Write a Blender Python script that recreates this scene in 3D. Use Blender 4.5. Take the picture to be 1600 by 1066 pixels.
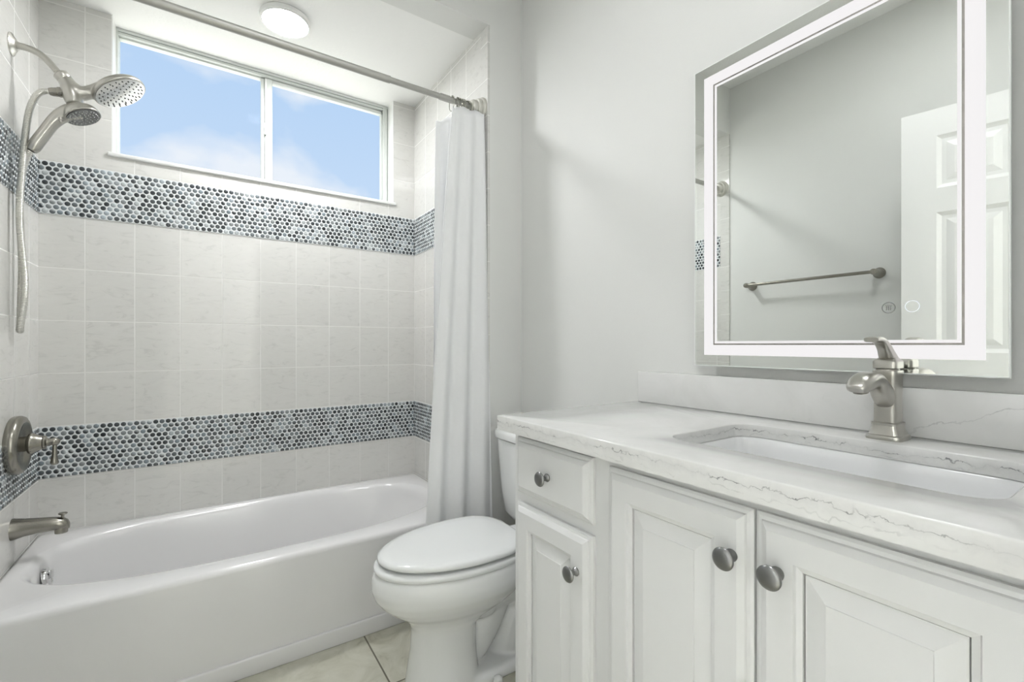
import bpy, bmesh, math, random
from mathutils import Vector, Matrix

for _o in list(bpy.data.objects):
    bpy.data.objects.remove(_o)
scene = bpy.context.scene
COL = scene.collection
PI = math.pi

# ------------------------------------------------------------------ camera, world, exposure, large lights
cd = bpy.data.cameras.new('camera')
cam = bpy.data.objects.new('camera', cd)
COL.objects.link(cam)
cam.location = (0.5297, -2.4764, 1.092)
cam.rotation_euler = (PI / 2, 0, -0.591886)
cd.sensor_width = 36.0
cd.sensor_fit = 'HORIZONTAL'
cd.lens = 715.25 / 1600 * 36.0
cd.shift_y = 5.9 / 1600
cd.clip_start = 0.01
scene.camera = cam

scene.view_settings.view_transform = 'Standard'
scene.view_settings.look = 'None'
scene.view_settings.gamma = 1.0
scene.view_settings.use_curve_mapping = False
scene.view_settings.exposure = 0.13

ALCOVE_LAMP = 165.0      # radiance of the disc light over the tub
ROOM_FILL = 27.0         # radiance of the larger fill disc added out of view in the room
HALL_FILL = 1000.0  # radiance of the fill disc added in the unseen hall
LED = 0.83

world = bpy.data.worlds.new('sky')
scene.world = world
world.use_nodes = True
wn, wl = world.node_tree.nodes, world.node_tree.links
wn.clear()


def wnode(t, **k):
    n = wn.new(t)
    for a, b in k.items():
        setattr(n, a, b)
    return n


w_out = wnode('ShaderNodeOutputWorld')
w_bg = wnode('ShaderNodeBackground')
w_bg.inputs['Strength'].default_value = 0.93
w_tc = wnode('ShaderNodeTexCoord')
w_sep = wnode('ShaderNodeSeparateXYZ')
wl.new(w_tc.outputs['Generated'], w_sep.inputs[0])
w_grad = wnode('ShaderNodeValToRGB')
w_grad.color_ramp.elements[0].position = 0.0
w_grad.color_ramp.elements[0].color = (0.70, 0.81, 0.98, 1)
w_grad.color_ramp.elements[1].position = 0.52
w_grad.color_ramp.elements[1].color = (0.48, 0.66, 0.94, 1)
wl.new(w_sep.outputs['Z'], w_grad.inputs[0])
w_map = wnode('ShaderNodeMapping')
w_map.inputs['Location'].default_value = (0.35, 0.0, 0.12)
w_map.inputs['Scale'].default_value = (1.0, 1.0, 1.7)
wl.new(w_tc.outputs['Generated'], w_map.inputs[0])
w_noise = wnode('ShaderNodeTexNoise')
w_noise.inputs['Scale'].default_value = 3.4
w_noise.inputs['Detail'].default_value = 5.0
w_noise.inputs['Roughness'].default_value = 0.5
w_noise.inputs['Distortion'].default_value = 0.25
wl.new(w_map.outputs[0], w_noise.inputs['Vector'])
w_cr = wnode('ShaderNodeValToRGB')
w_cr.color_ramp.elements[0].position = 0.46
w_cr.color_ramp.elements[0].color = (0, 0, 0, 1)
w_cr.color_ramp.elements[1].position = 0.60
w_cr.color_ramp.elements[1].color = (1, 1, 1, 1)
wl.new(w_noise.outputs['Fac'], w_cr.inputs[0])
w_mul = wnode('ShaderNodeMath', operation='MULTIPLY')
w_mul.inputs[1].default_value = 0.9
wl.new(w_cr.outputs[0], w_mul.inputs[0])
w_mix = wnode('ShaderNodeMix', data_type='RGBA')
wl.new(w_mul.outputs[0], w_mix.inputs[0])
wl.new(w_grad.outputs[0], w_mix.inputs[6])
w_mix.inputs[7].default_value = (0.90, 0.92, 0.99, 1)
# bright fill below the horizon, added to light the alcove ceiling
w_gr = wnode('ShaderNodeMath', operation='GREATER_THAN')
w_gr.inputs[1].default_value = -0.01
wl.new(w_sep.outputs['Z'], w_gr.inputs[0])
w_mix2 = wnode('ShaderNodeMix', data_type='RGBA')
wl.new(w_gr.outputs[0], w_mix2.inputs[0])
w_mix2.inputs[6].default_value = (2.4, 2.35, 2.2, 1)
wl.new(w_mix.outputs[2], w_mix2.inputs[7])
wl.new(w_mix2.outputs[2], w_bg.inputs['Color'])
wl.new(w_bg.outputs[0], w_out.inputs['Surface'])

# ------------------------------------------------------------------ materials
MATS = {}


def new_mat(name):
    m = bpy.data.materials.new(name)
    m.use_nodes = True
    nt = m.node_tree
    b = nt.nodes['Principled BSDF']
    MATS[name] = m
    return m, nt, b


def simple(name, col, rough=0.5, metal=0.0, coat=0.0, bump=0.0, bscale=200.0, spec=0.5, detail=3.0):
    m, nt, b = new_mat(name)
    b.inputs['Base Color'].default_value = (*col, 1)
    b.inputs['Roughness'].default_value = rough
    b.inputs['Metallic'].default_value = metal
    b.inputs['Coat Weight'].default_value = coat
    b.inputs['Coat Roughness'].default_value = 0.05
    b.inputs['Specular IOR Level'].default_value = spec
    if bump > 0:
        tc = nt.nodes.new('ShaderNodeTexCoord')
        n = nt.nodes.new('ShaderNodeTexNoise')
        n.inputs['Scale'].default_value = bscale
        n.inputs['Detail'].default_value = detail
        bp = nt.nodes.new('ShaderNodeBump')
        bp.inputs['Strength'].default_value = bump
        bp.inputs['Distance'].default_value = 0.002
        nt.links.new(tc.outputs['Object'], n.inputs['Vector'])
        nt.links.new(n.outputs['Fac'], bp.inputs['Height'])
        nt.links.new(bp.outputs[0], b.inputs['Normal'])
    return m


def emis(name, col, strength):
    m, nt, b = new_mat(name)
    b.inputs['Base Color'].default_value = (0.02, 0.02, 0.02, 1)
    b.inputs['Specular IOR Level'].default_value = 0.1
    b.inputs['Emission Color'].default_value = (*col, 1)
    b.inputs['Emission Strength'].default_value = strength
    return m


class G:
    """small node-graph helper"""
    def __init__(s, nt):
        s.nt = nt

    def n(s, t, **k):
        o = s.nt.nodes.new(t)
        for a, b in k.items():
            setattr(o, a, b)
        return o

    def l(s, a, b):
        s.nt.links.new(a, b)

    def math(s, op, a, b=None, c=None):
        o = s.n('ShaderNodeMath', operation=op)
        for i, v in enumerate((a, b, c)):
            if v is None:
                continue
            if isinstance(v, (int, float)):
                o.inputs[i].default_value = v
            else:
                s.l(v, o.inputs[i])
        return o.outputs[0]

    def noise(s, vec, scale, detail=3.0, rough=0.5, dist=0.0):
        o = s.n('ShaderNodeTexNoise')
        o.inputs['Scale'].default_value = scale
        o.inputs['Detail'].default_value = detail
        o.inputs['Roughness'].default_value = rough
        o.inputs['Distortion'].default_value = dist
        s.l(vec, o.inputs['Vector'])
        return o.outputs['Fac']

    def ramp(s, fac, pts):
        o = s.n('ShaderNodeValToRGB')
        e = o.color_ramp.elements
        while len(e) < len(pts):
            e.new(0.5)
        for i, (p, c) in enumerate(pts):
            e[i].position = p
            e[i].color = (*c, 1) if len(c) == 3 else c
        s.l(fac, o.inputs[0])
        return o.outputs[0]

    def mix(s, fac, a, b):
        o = s.n('ShaderNodeMix', data_type='RGBA')
        if isinstance(fac, (int, float)):
            o.inputs[0].default_value = fac
        else:
            s.l(fac, o.inputs[0])
        for i, v in ((6, a), (7, b)):
            if isinstance(v, tuple):
                o.inputs[i].default_value = (*v, 1)
            else:
                s.l(v, o.inputs[i])
        return o.outputs[2]

    def smooth(s, x, a, b):
        o = s.n('ShaderNodeMapRange', interpolation_type='SMOOTHSTEP')
        s.l(x, o.inputs[0])
        o.inputs[1].default_value = a
        o.inputs[2].default_value = b
        return o.outputs[0]

    def dist_line(s, x, off, pitch):
        """distance to the nearest multiple of pitch (metres)"""
        t = s.math('DIVIDE', s.math('SUBTRACT', x, off), pitch)
        f = s.math('FRACT', s.math('ADD', t, 0.5))
        return s.math('MULTIPLY', s.math('ABSOLUTE', s.math('SUBTRACT', f, 0.5)), pitch)


def tile_mat(name, axes, offs, pitch, cols, grout, width, rough, vscale, marble=(0.0, 0.0), tone=0.05, bump=0.4, stretch=(1.0, 1.0, 2.6)):
    m, nt, b = new_mat(name)
    g = G(nt)
    tc = g.n('ShaderNodeTexCoord')
    sep = g.n('ShaderNodeSeparateXYZ')
    g.l(tc.outputs['Object'], sep.inputs[0])
    ds = []
    ids = []
    for ax, off, p in zip(axes, offs, pitch):
        if p is None:
            continue
        src = sep.outputs[ax]
        ds.append(g.dist_line(src, off, p))
        ids.append(g.math('FLOOR', g.math('DIVIDE', g.math('SUBTRACT', src, off), p)))
    d = ds[0] if len(ds) == 1 else g.math('MINIMUM', ds[0], ds[1])
    face = g.smooth(d, width * 0.5, width * 0.5 + 0.0012)
    comb = g.n('ShaderNodeCombineXYZ')
    for i, v in enumerate(ids):
        g.l(v, comb.inputs[i])
    wn_ = g.n('ShaderNodeTexWhiteNoise', noise_dimensions='3D')
    g.l(comb.outputs[0], wn_.inputs['Vector'])
    shift = g.n('ShaderNodeVectorMath', operation='MULTIPLY_ADD')
    g.l(wn_.outputs['Color'], shift.inputs[0])
    shift.inputs[1].default_value = (3, 3, 3)
    g.l(tc.outputs['Object'], shift.inputs[2])
    st_ = g.n('ShaderNodeMapping')
    st_.inputs['Scale'].default_value = stretch
    g.l(shift.outputs[0], st_.inputs[0])
    n1 = g.noise(st_.outputs[0], vscale, 6.0, 0.62, 1.6)
    base = g.ramp(n1, [(0.33, cols[0]), (0.43, cols[1]), (0.62, cols[2])])
    tonev = g.math('MULTIPLY_ADD', wn_.outputs['Value'], tone, 1.0 - tone)
    vm = g.n('ShaderNodeVectorMath', operation='SCALE')
    g.l(base, vm.inputs[0])
    g.l(tonev, vm.inputs['Scale'])
    col = g.mix(face, grout, vm.outputs[0])
    g.l(col, b.inputs['Base Color'])
    r = g.math('MULTIPLY_ADD', face, rough - 0.6, 0.6)
    g.l(r, b.inputs['Roughness'])
    bp = g.n('ShaderNodeBump')
    bp.inputs['Strength'].default_value = bump
    bp.inputs['Distance'].default_value = 0.0015
    h = g.math('ADD', face, g.math('MULTIPLY', g.noise(tc.outputs['Object'], 9.0, 1.0), 0.10))
    g.l(h, bp.inputs['Height'])
    g.l(bp.outputs[0], b.inputs['Normal'])
    return m


TILE_C = [(0.655, 0.652, 0.625), (0.725, 0.72, 0.692), (0.745, 0.74, 0.712)]
GROUT = (0.80, 0.795, 0.77)
ZP, ZO = 0.2062, 0.775
tile_mat('tile_back', (0, 2), (0.1336, ZO), (0.15487, ZP), TILE_C, GROUT, 0.0032, 0.07, 14.0)
tile_mat('tile_left', (1, 2), (-0.11, ZO), (0.15487, ZP), TILE_C, GROUT, 0.0032, 0.07, 14.0)
tile_mat('tile_right', (1, 2), (-0.156, ZO), (0.15487, ZP), TILE_C, GROUT, 0.0032, 0.07, 14.0)
tile_mat('tile_edge', (2, 2), (0.05, ZO), (0.1549, None), TILE_C, GROUT, 0.0032, 0.07, 14.0)
tile_mat('floor_tile', (0, 1), (1.027, -1.04), (0.457, 0.457), [(0.44, 0.43, 0.34), (0.56, 0.55, 0.455), (0.64, 0.63, 0.54)], (0.17, 0.16, 0.12), 0.0042, 0.32, 7.0, tone=0.06, stretch=(1.0, 1.0, 1.0))
simple('wall_paint', (0.77, 0.775, 0.755), 0.55, bump=0.12, bscale=260)
simple('ceiling_paint', (0.92, 0.92, 0.905), 0.8, bump=0.55, bscale=95, detail=4.0)
simple('white_paint', (0.84, 0.845, 0.83), 0.35)
simple('cabinet_white', (0.775, 0.78, 0.78), 0.33, bump=0.03, bscale=120)
simple('door_white', (0.82, 0.82, 0.82), 0.38)
simple('vinyl', (0.70, 0.73, 0.70), 0.35)
simple('dark_gap', (0.18, 0.2, 0.18), 0.6)
simple('porcelain', (0.86, 0.87, 0.865), 0.09, coat=0.4)
simple('seat_plastic', (0.84, 0.855, 0.85), 0.14, coat=0.3)
simple('sink_china', (0.87, 0.875, 0.88), 0.08, coat=0.4)
simple('acrylic', (0.80, 0.795, 0.795), 0.16, coat=0.4)
simple('nickel', (0.50, 0.487, 0.45), 0.28, 1.0, bump=0.03, bscale=400)
simple('nickel_dark', (0.31, 0.297, 0.262), 0.25, 1.0, bump=0.03, bscale=400)
simple('nickel_light', (0.70, 0.69, 0.65), 0.30, 1.0)
simple('rod_metal', (0.50, 0.495, 0.47), 0.5, 0.85)
simple('flange_metal', (0.66, 0.65, 0.60), 0.45, 0.6)
simple('chrome', (0.78, 0.78, 0.78), 0.06, 1.0)
simple('ring_metal', (0.45, 0.45, 0.40), 0.15, 1.0)
simple('pewter', (0.24, 0.24, 0.24), 0.28, 1.0, bump=0.12, bscale=160)
simple('spray_face', (0.72, 0.72, 0.70), 0.22, 0.85)
simple('nozzle_rubber', (0.07, 0.075, 0.075), 0.5)
simple('mirror_silver', (0.865, 0.885, 0.86), 0.0, 1.0)
simple('lit_glass_edge', (0.90, 0.92, 0.90), 0.25)  # pale tone paints the LED light caught in the mirror's edge
simple('mirror_groove', (0.42, 0.40, 0.38), 0.25, 0.8)
simple('icon_grey', (0.26, 0.27, 0.26), 0.4)
emis('icon_lit', (0.9, 0.93, 1.0), 0.88)
simple('mirror_back', (0.35, 0.35, 0.35), 0.6)
emis('led_band', (0.98, 0.96, 0.965), LED)
emis('alcove_diffuser', (0.985, 0.99, 1.0), ALCOVE_LAMP)
emis('room_fill_diffuser', (0.985, 0.99, 1.0), ROOM_FILL)
emis('hall_fill_diffuser', (0.985, 0.99, 1.0), HALL_FILL)
simple('caulk', (0.82, 0.82, 0.80), 0.4)

# woven white curtain, lets some light through
m, nt, b = new_mat('curtain_cloth')
g = G(nt)
b.inputs['Base Color'].default_value = (0.95, 0.957, 0.965, 1)
b.inputs['Roughness'].default_value = 0.75
tr = g.n('ShaderNodeBsdfTranslucent')
tr.inputs['Color'].default_value = (0.95, 0.957, 0.965, 1)
mx = g.n('ShaderNodeMixShader')
mx.inputs[0].default_value = 0.09
g.l(b.outputs[0], mx.inputs[1])
g.l(tr.outputs[0], mx.inputs[2])
g.l(mx.outputs[0], nt.nodes['Material Output'].inputs['Surface'])
tc = g.n('ShaderNodeTexCoord')
bp = g.n('ShaderNodeBump')
bp.inputs['Strength'].default_value = 0.12
bp.inputs['Distance'].default_value = 0.004
g.l(g.noise(tc.outputs['Object'], 28.0, 3.0), bp.inputs['Height'])
g.l(bp.outputs[0], b.inputs['Normal'])

# window glass
m, nt, b = new_mat('window_glass')
g = G(nt)
nt.nodes.remove(b)
t1 = g.n('ShaderNodeBsdfTransparent')
t1.inputs['Color'].default_value = (0.97, 0.985, 0.98, 1)
g1 = g.n('ShaderNodeBsdfGlossy')
g1.inputs['Roughness'].default_value = 0.0
fr = g.n('ShaderNodeFresnel')
fr.inputs[0].default_value = 1.45
mx = g.n('ShaderNodeMixShader')
g.l(g.math('MULTIPLY', fr.outputs[0], 0.006), mx.inputs[0])
g.l(t1.outputs[0], mx.inputs[1])
g.l(g1.outputs[0], mx.inputs[2])
g.l(mx.outputs[0], nt.nodes['Material Output'].inputs['Surface'])

# white quartz with fine grey veins (veins are thin sheets through the slab)
m, nt, b = new_mat('quartz')
g = G(nt)
tc = g.n('ShaderNodeTexCoord')
sep = g.n('ShaderNodeSeparateXYZ')
P = tc.outputs['Object']
g.l(P, sep.inputs[0])
Xc, Yc, Zc = sep.outputs
nz1 = g.math('SUBTRACT', g.noise(P, 16.0, 5.0, 0.62, 0.6), 0.5)
nz2 = g.math('SUBTRACT', g.noise(P, 62.0, 3.0, 0.6, 0.8), 0.5)
wob = g.math('ADD', g.math('MULTIPLY', nz1, 0.030), g.math('MULTIPLY', nz2, 0.019))
# sheet a: nearly level, cuts the front edge and the sink cut-out
lev = g.math('ADD', g.math('SUBTRACT', Zc, 0.8975), wob)
da = g.math('ABSOLUTE', lev)
amp = g.smooth(g.noise(P, 24.0, 3.0, 0.6), 0.44, 0.64)
va = g.math('MULTIPLY', g.math('SUBTRACT', 1.0, g.smooth(da, 0.0002, 0.0013)), g.math('MULTIPLY_ADD', amp, 0.70, 0.10))
halo = g.math('MULTIPLY', g.math('SUBTRACT', 1.0, g.smooth(da, 0.0, 0.012)), 0.10)
# sheet b: a second fainter level vein
lev2 = g.math('ADD', g.math('SUBTRACT', Zc, 0.885), g.math('MULTIPLY', g.math('SUBTRACT', g.noise(P, 21.0, 5.0, 0.6, 0.8), 0.5), 0.04))
vb = g.math('MULTIPLY', g.math('SUBTRACT', 1.0, g.smooth(g.math('ABSOLUTE', lev2), 0.0003, 0.0018)), g.math('MULTIPLY', amp, 0.20))
# sheet c: slanting up across the back splash
lev3 = g.math('ADD', g.math('ADD', g.math('SUBTRACT', Zc, 0.922), g.math('MULTIPLY', g.math('ADD', Yc, 2.165), 0.40)), g.math('MULTIPLY', nz1, 0.05))
on_splash = g.math('MULTIPLY', g.smooth(Zc, 0.9122, 0.9135), g.smooth(g.math('MULTIPLY', Yc, -1.0), 2.10, 2.20))
vc = g.math('MULTIPLY', g.math('MULTIPLY', g.math('SUBTRACT', 1.0, g.smooth(g.math('ABSOLUTE', lev3), 0.0004, 0.0020)), g.math('MULTIPLY_ADD', amp, 0.20, 0.16)), on_splash)
vein = g.math('MINIMUM', g.math('ADD', g.math('ADD', va, vb), g.math('ADD', vc, halo)), 1.0)
cloud = g.ramp(g.noise(P, 6.5, 4.0, 0.6, 0.8), [(0.35, (0.715, 0.715, 0.70)), (0.6, (0.77, 0.77, 0.757))])
speck = g.smooth(g.noise(P, 30.0, 4.0, 0.7, 1.5), 0.62, 0.74)
base = g.mix(g.math('MULTIPLY', speck, 0.25), cloud, (0.58, 0.585, 0.575))
g.l(g.mix(vein, base, (0.16, 0.165, 0.17)), b.inputs['Base Color'])
b.inputs['Roughness'].default_value = 0.13
b.inputs['Coat Weight'].default_value = 0.2

# glass pennies: colours come from the mesh, one random mix per penny
m, nt, b = new_mat('penny_glass')
g = G(nt)
at = g.n('ShaderNodeAttribute')
at.attribute_name = 'penny_colour'
g.l(at.outputs['Color'], b.inputs['Base Color'])
b.inputs['Roughness'].default_value = 0.16
b.inputs['Coat Weight'].default_value = 0.6
simple('penny_grout', (0.78, 0.81, 0.82), 0.6)

# ------------------------------------------------------------------ object helpers


def wloc(o):
    v = Vector((0, 0, 0))
    while o is not None:
        v = v + o.location
        o = o.parent
    return v


def obj(name, bm, mats, parent=None, loc=None, angle=35.0, smooth=True, recalc=True):
    """link a bmesh drawn in world coordinates as one mesh object"""
    if recalc:
        bmesh.ops.recalc_face_normals(bm, faces=bm.faces[:])
    me = bpy.data.meshes.new(name)
    bm.to_mesh(me)
    bm.free()
    o = bpy.data.objects.new(name, me)
    COL.objects.link(o)
    if not isinstance(mats, (list, tuple)):
        mats = [mats]
    for mm in mats:
        me.materials.append(MATS[mm])
    if parent is not None:
        o.parent = parent
        me.transform(Matrix.Translation(-wloc(parent)))
    elif loc is not None:
        o.location = loc
        me.transform(Matrix.Translation(-Vector(loc)))
    if smooth:
        for p in me.polygons:
            p.use_smooth = True
        me.set_sharp_from_angle(angle=math.radians(angle))
    return o


def thing(name, label, cat, loc, group=None):
    o = bpy.data.objects.new(name, None)
    COL.objects.link(o)
    o.location = loc
    o.empty_display_size = 0.05
    tag(o, label, cat, group)
    return o


def tag(o, label, cat, group=None):
    o['label'] = label
    o['category'] = cat
    if group:
        o['group'] = group
    return o


def structure(o, label=None, cat=None):
    o['kind'] = 'structure'
    if label:
        o['label'] = label
        o['category'] = cat
    return o


def add_box(bm, a, b, bevel=0.0, segs=2, mat=0):
    x0, y0, z0 = [min(p, q) for p, q in zip(a, b)]
    x1, y1, z1 = [max(p, q) for p, q in zip(a, b)]
    vs = [bm.verts.new(p) for p in ((x0, y0, z0), (x1, y0, z0), (x1, y1, z0), (x0, y1, z0), (x0, y0, z1), (x1, y0, z1), (x1, y1, z1), (x0, y1, z1))]
    fs = [bm.faces.new([vs[i] for i in f]) for f in ((0, 3, 2, 1), (4, 5, 6, 7), (0, 1, 5, 4), (1, 2, 6, 5), (2, 3, 7, 6), (3, 0, 4, 7))]
    for f in fs:
        f.material_index = mat
    if bevel > 0:
        es = list({e for f in fs for e in f.edges})
        r = bmesh.ops.bevel(bm, geom=es, offset=bevel, segments=segs, affect='EDGES', profile=0.5)
        for f in r['faces']:
            f.material_index = mat
    return fs


def box(*args, **k):
    bm = bmesh.new()
    add_box(bm, *args, **k)
    return bm


def loft(bm, rings, cap0=True, cap1=True, closed=True, mat=0):
    """skin a list of equally long point rings"""
    vr = [[bm.verts.new(p) for p in r] for r in rings]
    n = len(vr[0])
    for a, b in zip(vr[:-1], vr[1:]):
        for i in range(n if closed else n - 1):
            j = (i + 1) % n
            try:
                f = bm.faces.new((a[i], a[j], b[j], b[i]))
                f.material_index = mat
            except ValueError:
                pass
    for flag, r in ((cap0, vr[0]), (cap1, vr[-1])):
        if flag:
            try:
                f = bm.faces.new(r)
                f.material_index = mat
            except ValueError:
                pass
    return vr


def frame_for(axis):
    w = Vector(axis).normalized()
    t = Vector((0, 0, 1)) if abs(w.z) < 0.9 else Vector((0, 1, 0))
    u = t.cross(w).normalized()
    v = w.cross(u)
    return u, v, w


def lathe(bm, prof, origin, axis, segs=40, mat=0, sx=1.0, sy=1.0):
    """prof: (radius, height along axis)"""
    u, v, w = frame_for(axis)
    o = Vector(origin)
    rings = []
    for r, h in prof:
        r = max(r, 1e-5)
        rings.append([o + w * h + u * (r * sx * math.cos(2 * PI * i / segs)) + v * (r * sy * math.sin(2 * PI * i / segs)) for i in range(segs)])
    loft(bm, rings, mat=mat)


def spline(pts, n=8):
    """Catmull-Rom through pts, n samples per span"""
    pts = [Vector(p) for p in pts]
    out = []
    L = len(pts)
    for i in range(L - 1):
        p0, p1, p2, p3 = pts[max(i - 1, 0)], pts[i], pts[i + 1], pts[min(i + 2, L - 1)]
        for k in range(n):
            t = k / n
            out.append(0.5 * ((2 * p1) + (p2 - p0) * t + (2 * p0 - 5 * p1 + 4 * p2 - p3) * t * t + (3 * p1 - p0 - 3 * p2 + p3) * t ** 3))
    out.append(pts[-1])
    return out


def tube(bm, path, radius, segs=16, mat=0, sy=1.0):
    path = [Vector(p) for p in path]
    n = len(path)
    tang = [(path[min(i + 1, n - 1)] - path[max(i - 1, 0)]).normalized() for i in range(n)]
    u, v, w = frame_for(tang[0])
    rings = []
    for i, p in enumerate(path):
        w = tang[i]
        u = (u - w * u.dot(w)).normalized()
        v = w.cross(u)
        r = radius[i] if isinstance(radius, (list, tuple)) else radius
        rings.append([p + u * (r * math.cos(2 * PI * k / segs)) + v * (r * sy * math.sin(2 * PI * k / segs)) for k in range(segs)])
    loft(bm, rings, mat=mat)


def se_ring(cx, cy, ax, ay, n, z, N=96, n_neg=None):
    """super-ellipse ring, angles spread evenly in its own proportions"""
    out = []
    for i in range(N):
        t = 2 * PI * i / N
        c, s = math.cos(t), math.sin(t)
        k = 1.0 / ((abs(c) ** n + abs(s) ** n) ** (1.0 / n))
        out.append(Vector((cx + ax * k * c, cy + ay * k * s, z)))
    return out


def rrect_ring_yz(x, y0, y1, z0, z1):
    return [Vector((x, y0, z0)), Vector((x, y1, z0)), Vector((x, y1, z1)), Vector((x, y0, z1))]


# ------------------------------------------------------------------ setting
AX1 = 1.524          # right wall of the tub alcove
WX = 1.70            # vanity wall
AF = -0.813          # front of the alcove
AC = 2.447           # alcove ceiling
RC = 2.74            # room ceiling
EY = -2.56           # entry wall
HY = -3.85           # far side of the hall
WIN = (0.214, 1.402, 1.870)   # window opening x0, x1, sill height

structure(obj('floor', box((-0.5, HY - 0.1, -0.05), (2.3, 0.16, 0.0)), 'floor_tile', smooth=False), 'beige ceramic floor tiles with dark grout', 'floor')

bm = bmesh.new()
add_box(bm, (-0.1, 0, 0), (WIN[0], 0.16, AC))
add_box(bm, (WIN[1], 0, 0), (AX1 + 0.01, 0.16, AC))
add_box(bm, (WIN[0], 0, 0), (WIN[1], 0.16, WIN[2]))
structure(obj('wall_back', bm, 'tile_back', smooth=False), 'pale marbled wall tiles under the window', 'wall')

bm = bmesh.new()
add_box(bm, (-0.1, -0.755, 0), (0, 0.0, AC), mat=0)
add_box(bm, (-0.1, AF, 0), (0, -0.755, AC), mat=1)
add_box(bm, (-0.1, EY - 0.1, 0), (-0.008, AF, RC), mat=2)
structure(obj('wall_left', bm, ['tile_left', 'tile_edge', 'wall_paint'], smooth=False), 'tiled shower wall running on as painted wall', 'wall')

bm = bmesh.new()
add_box(bm, (AX1, -0.755, 0), (AX1 + 0.011, 0.0, AC), mat=0)
add_box(bm, (AX1, AF, 0), (AX1 + 0.011, -0.755, AC), bevel=0.0, mat=1)
structure(obj('wall_alcove', bm, ['tile_right', 'tile_edge'], smooth=False), 'tiled end wall behind the curtain', 'wall')

bm = bmesh.new()
add_box(bm, (AX1 + 0.011, AF, 0), (WX + 0.1, 0.16, AC))
add_box(bm, (-0.008, AF, AC), (WX + 0.1, AF + 0.12, RC))
structure(obj('wall_front', bm, 'wall_paint', smooth=False), 'painted return wall and header framing the tub alcove', 'wall')

structure(obj('wall_right', box((WX, EY - 0.1, 0), (WX + 0.1, AF, RC)), 'wall_paint', smooth=False), 'light grey painted wall behind the mirror', 'wall')
bm = bmesh.new()
add_box(bm, (-0.1, EY - 0.1, 0), (0.115, EY, RC))
add_box(bm, (0.94, EY - 0.1, 0), (WX, EY, RC))
add_box(bm, (0.115, EY - 0.1, 2.085), (0.94, EY, RC))
structure(obj('wall_entry', bm, 'wall_paint', smooth=False), 'painted wall around the open doorway', 'wall')
bm = bmesh.new()
add_box(bm, (-0.5, HY - 0.1, 0), (2.3, HY, RC))
add_box(bm, (-0.5, HY, 0), (-0.4, EY - 0.1, RC))
add_box(bm, (2.2, HY, 0), (2.3, EY - 0.1, RC))
add_box(bm, (-0.4, EY - 0.14, 0), (-0.1, EY - 0.1, RC))
add_box(bm, (WX + 0.1, EY - 0.14, 0), (2.2, EY - 0.1, RC))
structure(obj('wall_hall', bm, 'wall_paint', smooth=False), 'painted hall walls beyond the doorway', 'wall')

structure(obj('ceiling', box((-0.5, HY - 0.1, RC), (2.3, 0.16, RC + 0.06)), 'ceiling_paint', smooth=False), 'higher white ceiling of the main room', 'ceiling')
bm = bmesh.new()
add_box(bm, (-0.1, AF + 0.12, AC), (WX + 0.1, 0.16, AC + 0.06))
structure(obj('ceiling_alcove', bm, 'ceiling_paint', smooth=False), 'textured white ceiling over the tub', 'ceiling')

# window: frame, mullion, two panes, reveal and sill
wx0, wx1, wz0 = WIN
win = bpy.data.objects.new('window_1', None)
COL.objects.link(win)
win.location = (0.81, 0.1, wz0)
structure(win, 'wide slider window high in the tiled wall, blue sky outside', 'window')
bm = bmesh.new()
add_box(bm, (wx0, 0.0, wz0 + 0.012), (wx0 + 0.003, 0.085, AC), mat=0)
add_box(bm, (wx1 - 0.003, 0.0, wz0 + 0.012), (wx1, 0.085, AC), mat=0)
obj('reveal', bm, 'white_paint', win, smooth=False)
bm = box((wx0 - 0.012, -0.010, wz0 - 0.006), (wx1 + 0.014, 0.10, wz0 + 0.012), bevel=0.005, segs=3)
obj('sill', bm, 'white_paint', win)
FZ0, FZ1 = wz0 + 0.012, AC - 0.001
bm = bmesh.new()
add_box(bm, (wx0, 0.085, FZ0), (wx0 + 0.010, 0.150, FZ1), 0.002)
add_box(bm, (wx1 - 0.030, 0.085, FZ0), (wx1 - 0.0, 0.150, FZ1), 0.002)
add_box(bm, (wx0, 0.088, FZ1 - 0.024), (wx1, 0.150, FZ1), 0.002)
add_box(bm, (wx0, 0.080, FZ0), (wx1, 0.150, FZ0 + 0.014), 0.002)
add_box(bm, (wx0, 0.083, FZ1 - 0.012), (wx1, 0.09, FZ1), 0.001)
obj('frame', bm, 'vinyl', win)
bm = bmesh.new()
add_box(bm, (wx1 - 0.0075, 0.0835, FZ0 + 0.014), (wx1 - 0.0055, 0.0856, FZ1 - 0.012))
add_box(bm, (0.7815, 0.0995, FZ0 + 0.014), (0.7832, 0.139, FZ1 - 0.026))
add_box(bm, (wx0 + 0.004, 0.0865, FZ1 - 0.0135), (wx1 - 0.008, 0.0885, FZ1 - 0.0118))
obj('gap_shade', bm, 'dark_gap', win, smooth=False)  # dark strips paint the shade of the gaps between frame parts
bm = bmesh.new()
add_box(bm, (0.764, 0.104, FZ0 + 0.014), (0.780, 0.140, FZ1 - 0.03), 0.002)
add_box(bm, (wx0 + 0.010, 0.106, FZ1 - 0.031), (0.764, 0.135, FZ1 - 0.024), 0.001)
obj('fixed_sash', bm, 'vinyl', win)
bm = bmesh.new()
add_box(bm, (0.7835, 0.090, FZ0 + 0.014), (0.812, 0.122, FZ1 - 0.03), 0.003)
add_box(bm, (0.812, 0.095, FZ1 - 0.046), (wx1 - 0.030, 0.122, FZ1 - 0.030), 0.002)
add_box(bm, (0.812, 0.095, FZ0 + 0.014), (wx1 - 0.030, 0.122, FZ0 + 0.024), 0.002)
add_box(bm, (wx1 - 0.040, 0.095, FZ0 + 0.014), (wx1 - 0.030, 0.122, FZ1 - 0.03), 0.002)
sash = obj('sliding_sash', bm, 'vinyl', win)
bm = bmesh.new()
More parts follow.
